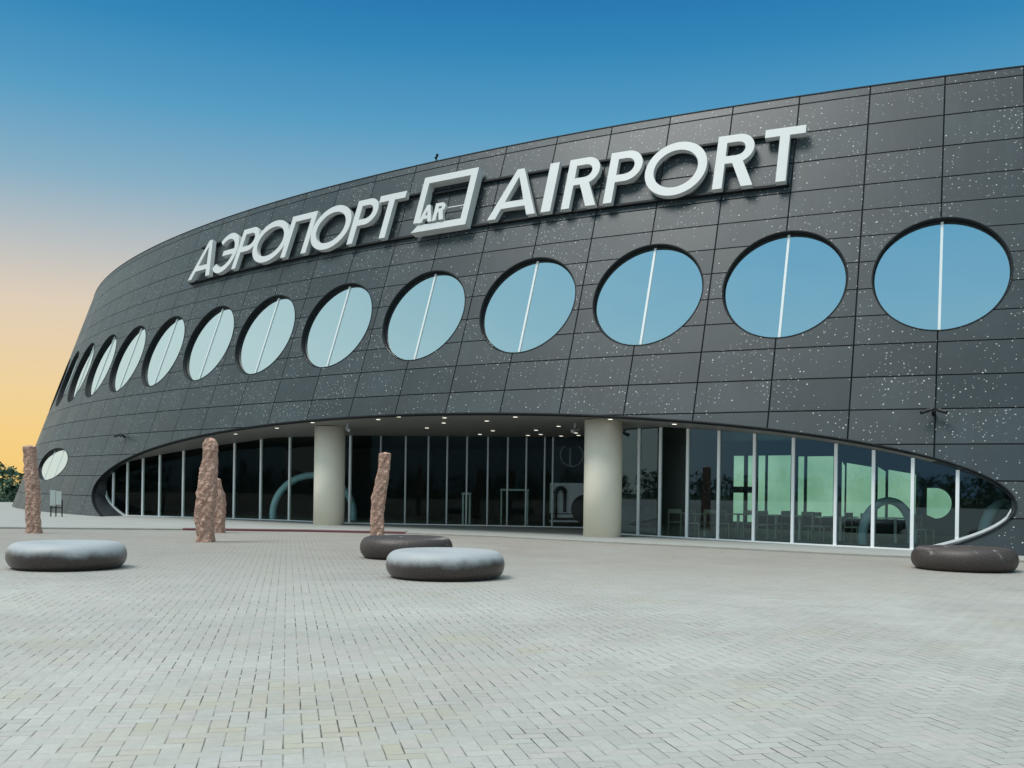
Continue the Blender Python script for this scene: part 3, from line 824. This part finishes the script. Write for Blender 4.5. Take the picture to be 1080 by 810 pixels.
bm = bmesh.new(); bm_tube(bm, (-.02, 0, .24), (-.03, 0, .30), .045, .04, 10); bm_tube(bm, (.01, 0, .30), (.03, 0, .40), .04, .05, 10); bm_obj('sensor_head', bm, M['dark_metal'], r)

# ------------------------------------------------------------------ ground
def plane_uv(name, verts, faces, mat, ang, unit):
    me = bpy.data.meshes.new(name); me.from_pydata(verts, [], faces)
    uv = me.uv_layers.new(name='UVMap'); c, s = math.cos(ang), math.sin(ang)
    for p in me.polygons:
        for li in p.loop_indices:
            v = me.vertices[me.loops[li].vertex_index].co
            uv.data[li].uv = ((c * v.x + s * v.y) / unit + 2000, (-s * v.x + c * v.y) / unit + 2000)
    me.update(); return link(name, me, mat)
VPA = math.atan2(540 - 303, 1047.6)
tag(plane_uv('plaza', [(-160, -60, 0), (160, -60, 0), (160, 66, 0), (-160, 62, 0)], [(0, 1, 2, 3)], M['paving'], VPA, 0.104), kind='structure')
def ground():
    xs = [-3000, -900, -400, -200, -160, 160, 200, 400, 900, 3000]
    ys = [-3000, -900, -300, -66, -60, 0, 60, 66, 76, 100, 160, 400, 900, 3000]
    def h(x, y):
        inside_ = abs(x) <= 161 and -61 <= y <= 62
        if inside_: return -0.06
        dd = max(abs(x) - 160, y - 66, -60 - y, 0)
        return -0.08 - min(4.0, dd * 0.42)
    verts = [(x, y, h(x, y)) for x in xs for y in ys]; m = len(ys)
    faces = [[i * m + j, (i + 1) * m + j, (i + 1) * m + j + 1, i * m + j + 1] for i in range(len(xs) - 1) for j in range(m - 1)]
    tag(mesh('ground', verts, faces, M['grass']), kind='structure')
ground()
AE = [(-60, 29.0), (-24, 29.6), (-15.3, 30.3), (-10.2, 30.95), (-6.3, 31.1), (-3.2, 30.6), (-0.4, 29.3), (2.4, 27.0), (4.4, 25.6), (6.0, 24.4), (7.6, 23.1), (9.6, 21.9), (12.5, 20.9), (18, 20.0), (30, 19.2)]
def apron():
    up = [(x, y + 40) for x, y in AE]
    top = [(x, y, 0.05) for x, y in AE] + [(x, y, 0.05) for x, y in up]
    n = len(AE)
    tag(mesh('entrance_pavement', top, [[i, i + 1, n + i + 1, n + i] for i in range(n - 1)], M['apron']), kind='structure')
    def kerb(name, P, mat, h):
        verts, faces = [], []
        for i, (x, y) in enumerate(P):
            a = P[max(0, i - 1)]; b = P[min(len(P) - 1, i + 1)]
            t = Vector((b[0] - a[0], b[1] - a[1], 0)).normalized(); nn = Vector((t.y, -t.x, 0))
            c = Vector((x, y, 0))
            for o, z in ((0.16, -.03), (0.16, h - .015), (0.145, h), (-0.06, h), (-0.06, -.03)): verts.append(c + nn * o + Vector((0, 0, z)))
        for i in range(len(P) - 1):
            for j in range(4): faces.append([i * 5 + j, i * 5 + j + 1, i * 5 + j + 6, i * 5 + j + 5])
        tag(mesh(name, verts, faces, mat), kind='structure')
    kerb('kerb', AE[:4], M['kerb'], 0.062)
    kerb('red_kerb', AE[3:6], M['red_kerb'], 0.07)
    kerb('kerb', AE[5:], M['kerb'], 0.058)
apron()

# ------------------------------------------------------------------ ring benches
def bench(x, y, rad, h, mat, label, rz):
    bm = bmesh.new(); n = 96; rr = h / 2; rows_ = []
    prof = [(rad - rr * 1.5, -0.005), (rad - rr * 0.95, -0.012)]
    for q in np.linspace(-math.pi / 2, math.pi / 2, 18):
        ex = math.copysign(abs(math.cos(q)) ** 0.85, math.cos(q)); ez = math.copysign(abs(math.sin(q)) ** 0.95, math.sin(q))
        prof.append((rad - rr + rr * ex, rr - 0.01 + rr * ez))
    prof += [(rad - rr * 1.5, h - 0.008), (rad * 0.45, h - 0.03), (rad * 0.30, h - 0.05), (rad * 0.18, h - 0.12)]
    for i in range(n):
        a = 2 * math.pi * i / n; o = Vector((math.cos(a), math.sin(a), 0)); wob = 1 + 0.008 * math.sin(3 * a + rz) + 0.005 * math.sin(7 * a)
        rows_.append([bm.verts.new(o * (r_ * wob) + Vector((0, 0, z_))) for r_, z_ in prof])
    m = len(prof)
    for i in range(n):
        for j in range(m - 1):
            bm.faces.new([rows_[i][j], rows_[(i + 1) % n][j], rows_[(i + 1) % n][j + 1], rows_[i][j + 1]])
    bm.faces.new([rows_[i][m - 1] for i in range(n)])
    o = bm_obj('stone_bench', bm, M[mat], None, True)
    o.location = (x, y, 0); o.rotation_euler = (0, 0, rz)
    tag(o, label, 'bench', 'round stone benches on the plaza')
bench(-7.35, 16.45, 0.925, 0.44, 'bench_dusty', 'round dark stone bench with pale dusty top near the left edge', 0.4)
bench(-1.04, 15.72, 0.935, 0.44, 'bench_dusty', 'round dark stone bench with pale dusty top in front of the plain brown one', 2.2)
bench(-2.10, 20.0, 0.93, 0.44, 'bench_plain', 'plain brown round stone bench behind the pale topped one, near the leaning stele', 1.0)
bench(8.65, 18.95, 0.94, 0.44, 'bench_plain', 'plain brown round stone bench beside the pointed right end of the glazing', 3.4)

# ------------------------------------------------------------------ rough stone steles
def stele(x, y, prof, label, seed):
    """prof: (height, centre offset, half width)"""
    rnd = random.Random(seed); bm = bmesh.new(); n = 52; rows_ = []
    H = prof[-1][0]; zs = np.linspace(0, H, 110)
    ph = [rnd.uniform(0, 6.28) for _ in range(12)]
    for z in zs:
        cx = np.interp(z, [p[0] for p in prof], [p[1] for p in prof]); hw = np.interp(z, [p[0] for p in prof], [p[2] for p in prof])
        ring = []
        for i in range(n):
            a = 2 * math.pi * i / n
            sq = 1.0 / max(abs(math.cos(a)), abs(math.sin(a))) ** 0.72
            q = 1 + 0.045 * math.sin(3 * a + ph[0] + z * 4) + 0.04 * math.sin(5 * a + ph[1] - z * 7) + 0.045 * math.sin(4 * a + z * 13 + ph[2]) * math.sin(z * 9 - 2 * a + ph[3]) + 0.03 * math.sin(7 * a - z * 23 + ph[4]) + rnd.uniform(-.05, .045)
            r = hw * sq * q * 0.86
            ring.append(bm.verts.new((cx + r * math.cos(a), r * 0.95 * math.sin(a), z + rnd.uniform(-.01, .01))))
        rows_.append(ring)
    for i in range(len(zs) - 1):
        for j in range(n): bm.faces.new([rows_[i][j], rows_[i][(j + 1) % n], rows_[i + 1][(j + 1) % n], rows_[i + 1][j]])
    c = bm.verts.new((prof[-1][1], 0, H + 0.05))
    for j in range(n): bm.faces.new([rows_[-1][j], rows_[-1][(j + 1) % n], c])
    bm.faces.new(rows_[0][::-1])
    o = bm_obj('stone_stele', bm, M['granite'], None, False)
    o.location = (x, y, -0.01); tag(o, label, 'stele', 'rough stone steles on the plaza')
stele(-13.32, 27.7, [(0, 0, .22), (.12, 0.0, .20), (.9, -.03, .195), (1.5, -.07, .185), (2.0, -.12, .175), (2.42, -.14, .175)], 'tall straight rough reddish stone pillar near the left edge', 1)
stele(-7.58, 24.6, [(0, 0, .25), (.15, .0, .22), (.6, -.02, .245), (1.25, .03, .26), (1.8, .06, .225), (2.1, .10, .185), (2.42, .11, .19), (2.55, .10, .13)], 'thick tapered rough reddish stone pillar in front of a shorter one', 2)
stele(-8.78, 29.55, [(0, .05, .22), (.5, .06, .22), (1.15, .05, .21), (1.3, .0, .17), (1.6, -.02, .13)], 'shorter smooth reddish stone pillar half hidden behind the thick tapered one', 3)
stele(-3.72, 27.55, [(0, 0, .24), (.1, 0, .215), (.7, .0, .20), (1.15, .02, .215), (1.5, .09, .20), (1.9, .16, .175), (2.36, .19, .18)], 'slim rough reddish stone pillar leaning right beside the left column', 4)

# ------------------------------------------------------------------ info stand by the left end
r = tag(empty('info_stand', (-18.5, 40.3, 0.05), 0.25), 'small stand with two pale panels on dark legs by the left foot of the wall', 'info stand')
for x in (-.11, .11):
    bm = bmesh.new(); bm_box(bm, (x, 0, .76), (.205, .07, .62 if x < 0 else .54), 0, .008); bm_obj('panel', bm, M['stand_panel'], r)
for x in (-.19, .0, .23):
    bm = bmesh.new(); bm_box(bm, (x, .06, .23 if x < 0.1 else .34), (.04, .04, .46 if x < 0.1 else .68)); bm_obj('leg', bm, M['dark_metal'], r)
bm = bmesh.new(); bm_box(bm, (.02, .055, .36), (.46, .035, .04)); bm_obj('crossbar', bm, M['dark_metal'], r)

# ------------------------------------------------------------------ trees
def conifer_mesh(seed, H, W):
    H -= 1.95
    rnd = random.Random(seed); V, F = [], []
    for _ in range(17000):
        t = rnd.random() ** 0.75; z = H * (0.10 + 0.90 * t)
        lump = 1 + 0.30 * math.sin(z * 2.3 + seed) + 0.2 * math.sin(z * 5.1 + seed * 2)
        rr = W * (1 - t) ** 0.6 * lump * rnd.uniform(0.12, 1.0) + 0.05
        a = rnd.uniform(0, 6.283); c = Vector((rr * math.cos(a), rr * math.sin(a), z - rr * 0.22))
        s = rnd.uniform(0.10, 0.21); u = Vector((math.cos(a), math.sin(a), rnd.uniform(-.5, .3))).normalized()
        v = Vector((-math.sin(a), math.cos(a), rnd.uniform(-.4, .4))).normalized()
        b = len(V); V += [c - v * s * .5, c + u * s * 1.3, c + v * s * .5, c - u * s * .3 + Vector((0, 0, s * .3))]
        F += [[b, b + 1, b + 2], [b, b + 2, b + 3]]
    return V, F
TREES = [(-46.5, 84, 6.5, 'pointed conifer at the left edge behind the plaza'), (-43.5, 83, 5.9, 'short bushy conifer touching the terminal wall'), (-49, 88, 6.9, 'tallest conifer standing behind the row'),
         (-45.0, 91, 7.0, 'conifer with a round top between its neighbours'), (-41.2, 85, 6.2, 'conifer half hidden by the terminal corner'), (-51.5, 85, 6.3, 'broad conifer beyond the left edge'),
         (-47.8, 95, 7.2, 'slim conifer farthest back in the row'), (-53.8, 92, 7.0, 'dark conifer at the outer end of the row'), (-43.0, 96, 7.2, 'pale conifer at the back near the wall')]
for i, (x, y, H, lb) in enumerate(TREES):
    t = tag(empty('conifer_tree', (x, y, -4.1)), lb, 'tree', 'conifers beyond the plaza edge')
    V, F = conifer_mesh(i * 3 + 1, H, 3.1)
    me = bpy.data.meshes.new('crown'); me.from_pydata([tuple(v) for v in V], [], F); link('crown', me, M['foliage'], t)
    bm = bmesh.new(); bm_tube(bm, (0, 0, -.1), (0, 0, H * .9), .16, .03, 8); bm_obj('trunk', bm, M['bark'], t)
def far_wood():
    rnd = random.Random(5); V, F = [], []
    for _ in range(800):
        a = R(rnd.uniform(100, 262)); d = rnd.uniform(300, 420)
        c = Vector((d * math.cos(a), d * math.sin(a) * 1.0 + 10, -4.5)); H = rnd.uniform(9, 14); w = rnd.uniform(4, 7)
        for _ in range(70):
            t = rnd.random(); q = rnd.uniform(0, 6.283); rr = w * (1 - t * .75) * rnd.uniform(.4, 1)
            p = c + Vector((rr * math.cos(q), rr * math.sin(q), H * t)); s = rnd.uniform(.6, 1.5); b = len(V)
            V += [p + Vector((rnd.uniform(-s, s), rnd.uniform(-s, s), rnd.uniform(-s, s))) for _ in range(3)]; F.append([b, b + 1, b + 2])
    me = bpy.data.meshes.new('distant_wood'); me.from_pydata([tuple(v) for v in V], [], F)
    tag(link('distant_wood', me, M['foliage']), 'far dark green wood around the open land left of the terminal', 'wood', kind='stuff')
far_wood()

# ------------------------------------------------------------------ sky and sun
def sky():
    w = bpy.data.worlds.new('World'); SC.world = w; w.use_nodes = True
    nt = w.node_tree; nd, lk = nt.nodes, nt.links
    bg = nd['Background']
    tc = nd.new('ShaderNodeTexCoord'); sp = nd.new('ShaderNodeSeparateXYZ'); lk.new(tc.outputs['Generated'], sp.inputs[0])
    def ramp(stops):
        r = nd.new('ShaderNodeValToRGB'); cr = r.color_ramp; cr.interpolation = 'EASE' if False else 'LINEAR'
        while len(cr.elements) > 1: cr.elements.remove(cr.elements[-1])
        for i, (e, c) in enumerate(stops):
            el = cr.elements[0] if i == 0 else cr.elements.new(max(0, math.sin(R(e))))
            el.position = max(0.0, math.sin(R(e))); el.color = (*[q / GAIN for q in c], 1)
        lk.new(sp.outputs[2], r.inputs[0]); return r.outputs[0]
    front = ramp([(0, lin(250, 206, 118)), (2.5, lin(248, 210, 134)), (5, lin(243, 212, 155)), (9.5, lin(226, 208, 186)), (12.5, lin(190, 194, 194)), (16, lin(136, 176, 198)),
                  (20, lin(86, 158, 197)), (24, lin(48, 135, 186)), (27.5, lin(28, 113, 172)), (40, lin(40, 122, 178)), (62, (0.30, 0.50, 0.66)), (72, (2.3, 2.35, 2.3)), (90, (3.0, 3.0, 2.9))])
    back = ramp([(0, (0.24, 0.44, 0.62)), (5, (0.28, 0.50, 0.68)), (11, (0.58, 0.74, 0.78)), (27, (0.63, 0.77, 0.79)), (37, (0.38, 0.60, 0.69)), (50, (0.155, 0.43, 0.66)), (62, (0.30, 0.55, 0.72)), (72, (2.3, 2.35, 2.3)), (90, (3.0, 3.0, 2.9))])
    side = ramp([(0, (0.82, 0.82, 0.68)), (8, (0.80, 0.84, 0.76)), (16, (0.72, 0.82, 0.79)), (27, (0.63, 0.77, 0.79)), (37, (0.38, 0.60, 0.69)), (50, (0.155, 0.43, 0.66)), (62, (0.30, 0.55, 0.72)), (72, (2.3, 2.35, 2.3)), (90, (3.0, 3.0, 2.9))])
    def mth(op, a, b=None):
        m = nd.new('ShaderNodeMath'); m.operation = op
        for i, v in enumerate((a, b)):
            if v is None: continue
            if isinstance(v, (int, float)): m.inputs[i].default_value = v
            else: lk.new(v, m.inputs[i])
        return m.outputs[0]
    hz = mth('SQRT', mth('MAXIMUM', mth('SUBTRACT', 1.0, mth('MULTIPLY', sp.outputs[2], sp.outputs[2])), 0.0001))
    az = mth('DIVIDE', sp.outputs[1], hz)
    mr = nd.new('ShaderNodeMapRange'); mr.interpolation_type = 'SMOOTHSTEP'; lk.new(az, mr.inputs[0])
    mr.inputs[1].default_value = 0.885; mr.inputs[2].default_value = 0.76; mr.inputs[3].default_value = 0; mr.inputs[4].default_value = 1
    mx = nd.new('ShaderNodeMix'); mx.data_type = 'RGBA'; lk.new(mr.outputs[0], mx.inputs[0]); lk.new(front, mx.inputs[6])
    m2 = nd.new('ShaderNodeMapRange'); m2.interpolation_type = 'SMOOTHSTEP'; lk.new(az, m2.inputs[0])
    m2.inputs[1].default_value = 0.15; m2.inputs[2].default_value = -0.3; m2.inputs[3].default_value = 0; m2.inputs[4].default_value = 1
    mb = nd.new('ShaderNodeMix'); mb.data_type = 'RGBA'; lk.new(m2.outputs[0], mb.inputs[0]); lk.new(side, mb.inputs[6]); lk.new(back, mb.inputs[7])
    lk.new(mb.outputs[2], mx.inputs[7])
    st = nd.new('ShaderNodeTexSky'); st.sky_type = 'NISHITA'; st.sun_disc = False
    st.sun_elevation = SUN_EL; st.sun_rotation = SUN_AZ
    bg2 = nd.new('ShaderNodeBackground'); lk.new(st.outputs[0], bg2.inputs[0]); bg2.inputs[1].default_value = 0.05
    lk.new(mx.outputs[2], bg.inputs[0]); bg.inputs[1].default_value = 1.0
    ms = nd.new('ShaderNodeMixShader'); ms.inputs[0].default_value = 0.05
    lk.new(bg.outputs[0], ms.inputs[1]); lk.new(bg2.outputs[0], ms.inputs[2])
    lk.new(ms.outputs[0], nd['World Output'].inputs[0])
SUN_EL, SUN_AZ = R(61), R(246)
sky()
sl = bpy.data.lights.new('sun', 'SUN'); sl.energy = 1.5; sl.angle = R(22); sl.color = (1.0, 0.965, 0.91)
so = bpy.data.objects.new('sun', sl); COL.objects.link(so)
sd = Vector((math.sin(SUN_AZ) * math.cos(SUN_EL), math.cos(SUN_AZ) * math.cos(SUN_EL), math.sin(SUN_EL)))
so.rotation_euler = sd.to_track_quat('Z', 'Y').to_euler(); so.location = (0, -20, 40)

# ------------------------------------------------------------------ camera
cam = bpy.data.cameras.new('camera'); co = bpy.data.objects.new('camera', cam); COL.objects.link(co)
cam.sensor_fit = 'HORIZONTAL'; cam.sensor_width = 36.0; cam.lens = 36.0 * 1047.63 / 1080.0
cam.shift_x = 0.0; cam.shift_y = (517.035 - 405.0) / 1080.0
cam.clip_start = 0.05; cam.clip_end = 6000
ro = R(0.82153)
co.matrix_world = Matrix(((math.cos(ro), -math.sin(ro), 0, 0), (0, 0, -1, 0), (math.sin(ro), math.cos(ro), 0, 1.39), (0, 0, 0, 1)))
SC.camera = co
SC.render.engine = 'CYCLES'
SC.cycles.max_bounces = 8; SC.cycles.transparent_max_bounces = 12
SC.cycles.use_denoising = True
SC.view_settings.view_transform = 'Standard'; SC.view_settings.look = 'None'
SC.view_settings.gamma = 1.0; SC.view_settings.exposure = EV
SC.view_settings.use_curve_mapping = False
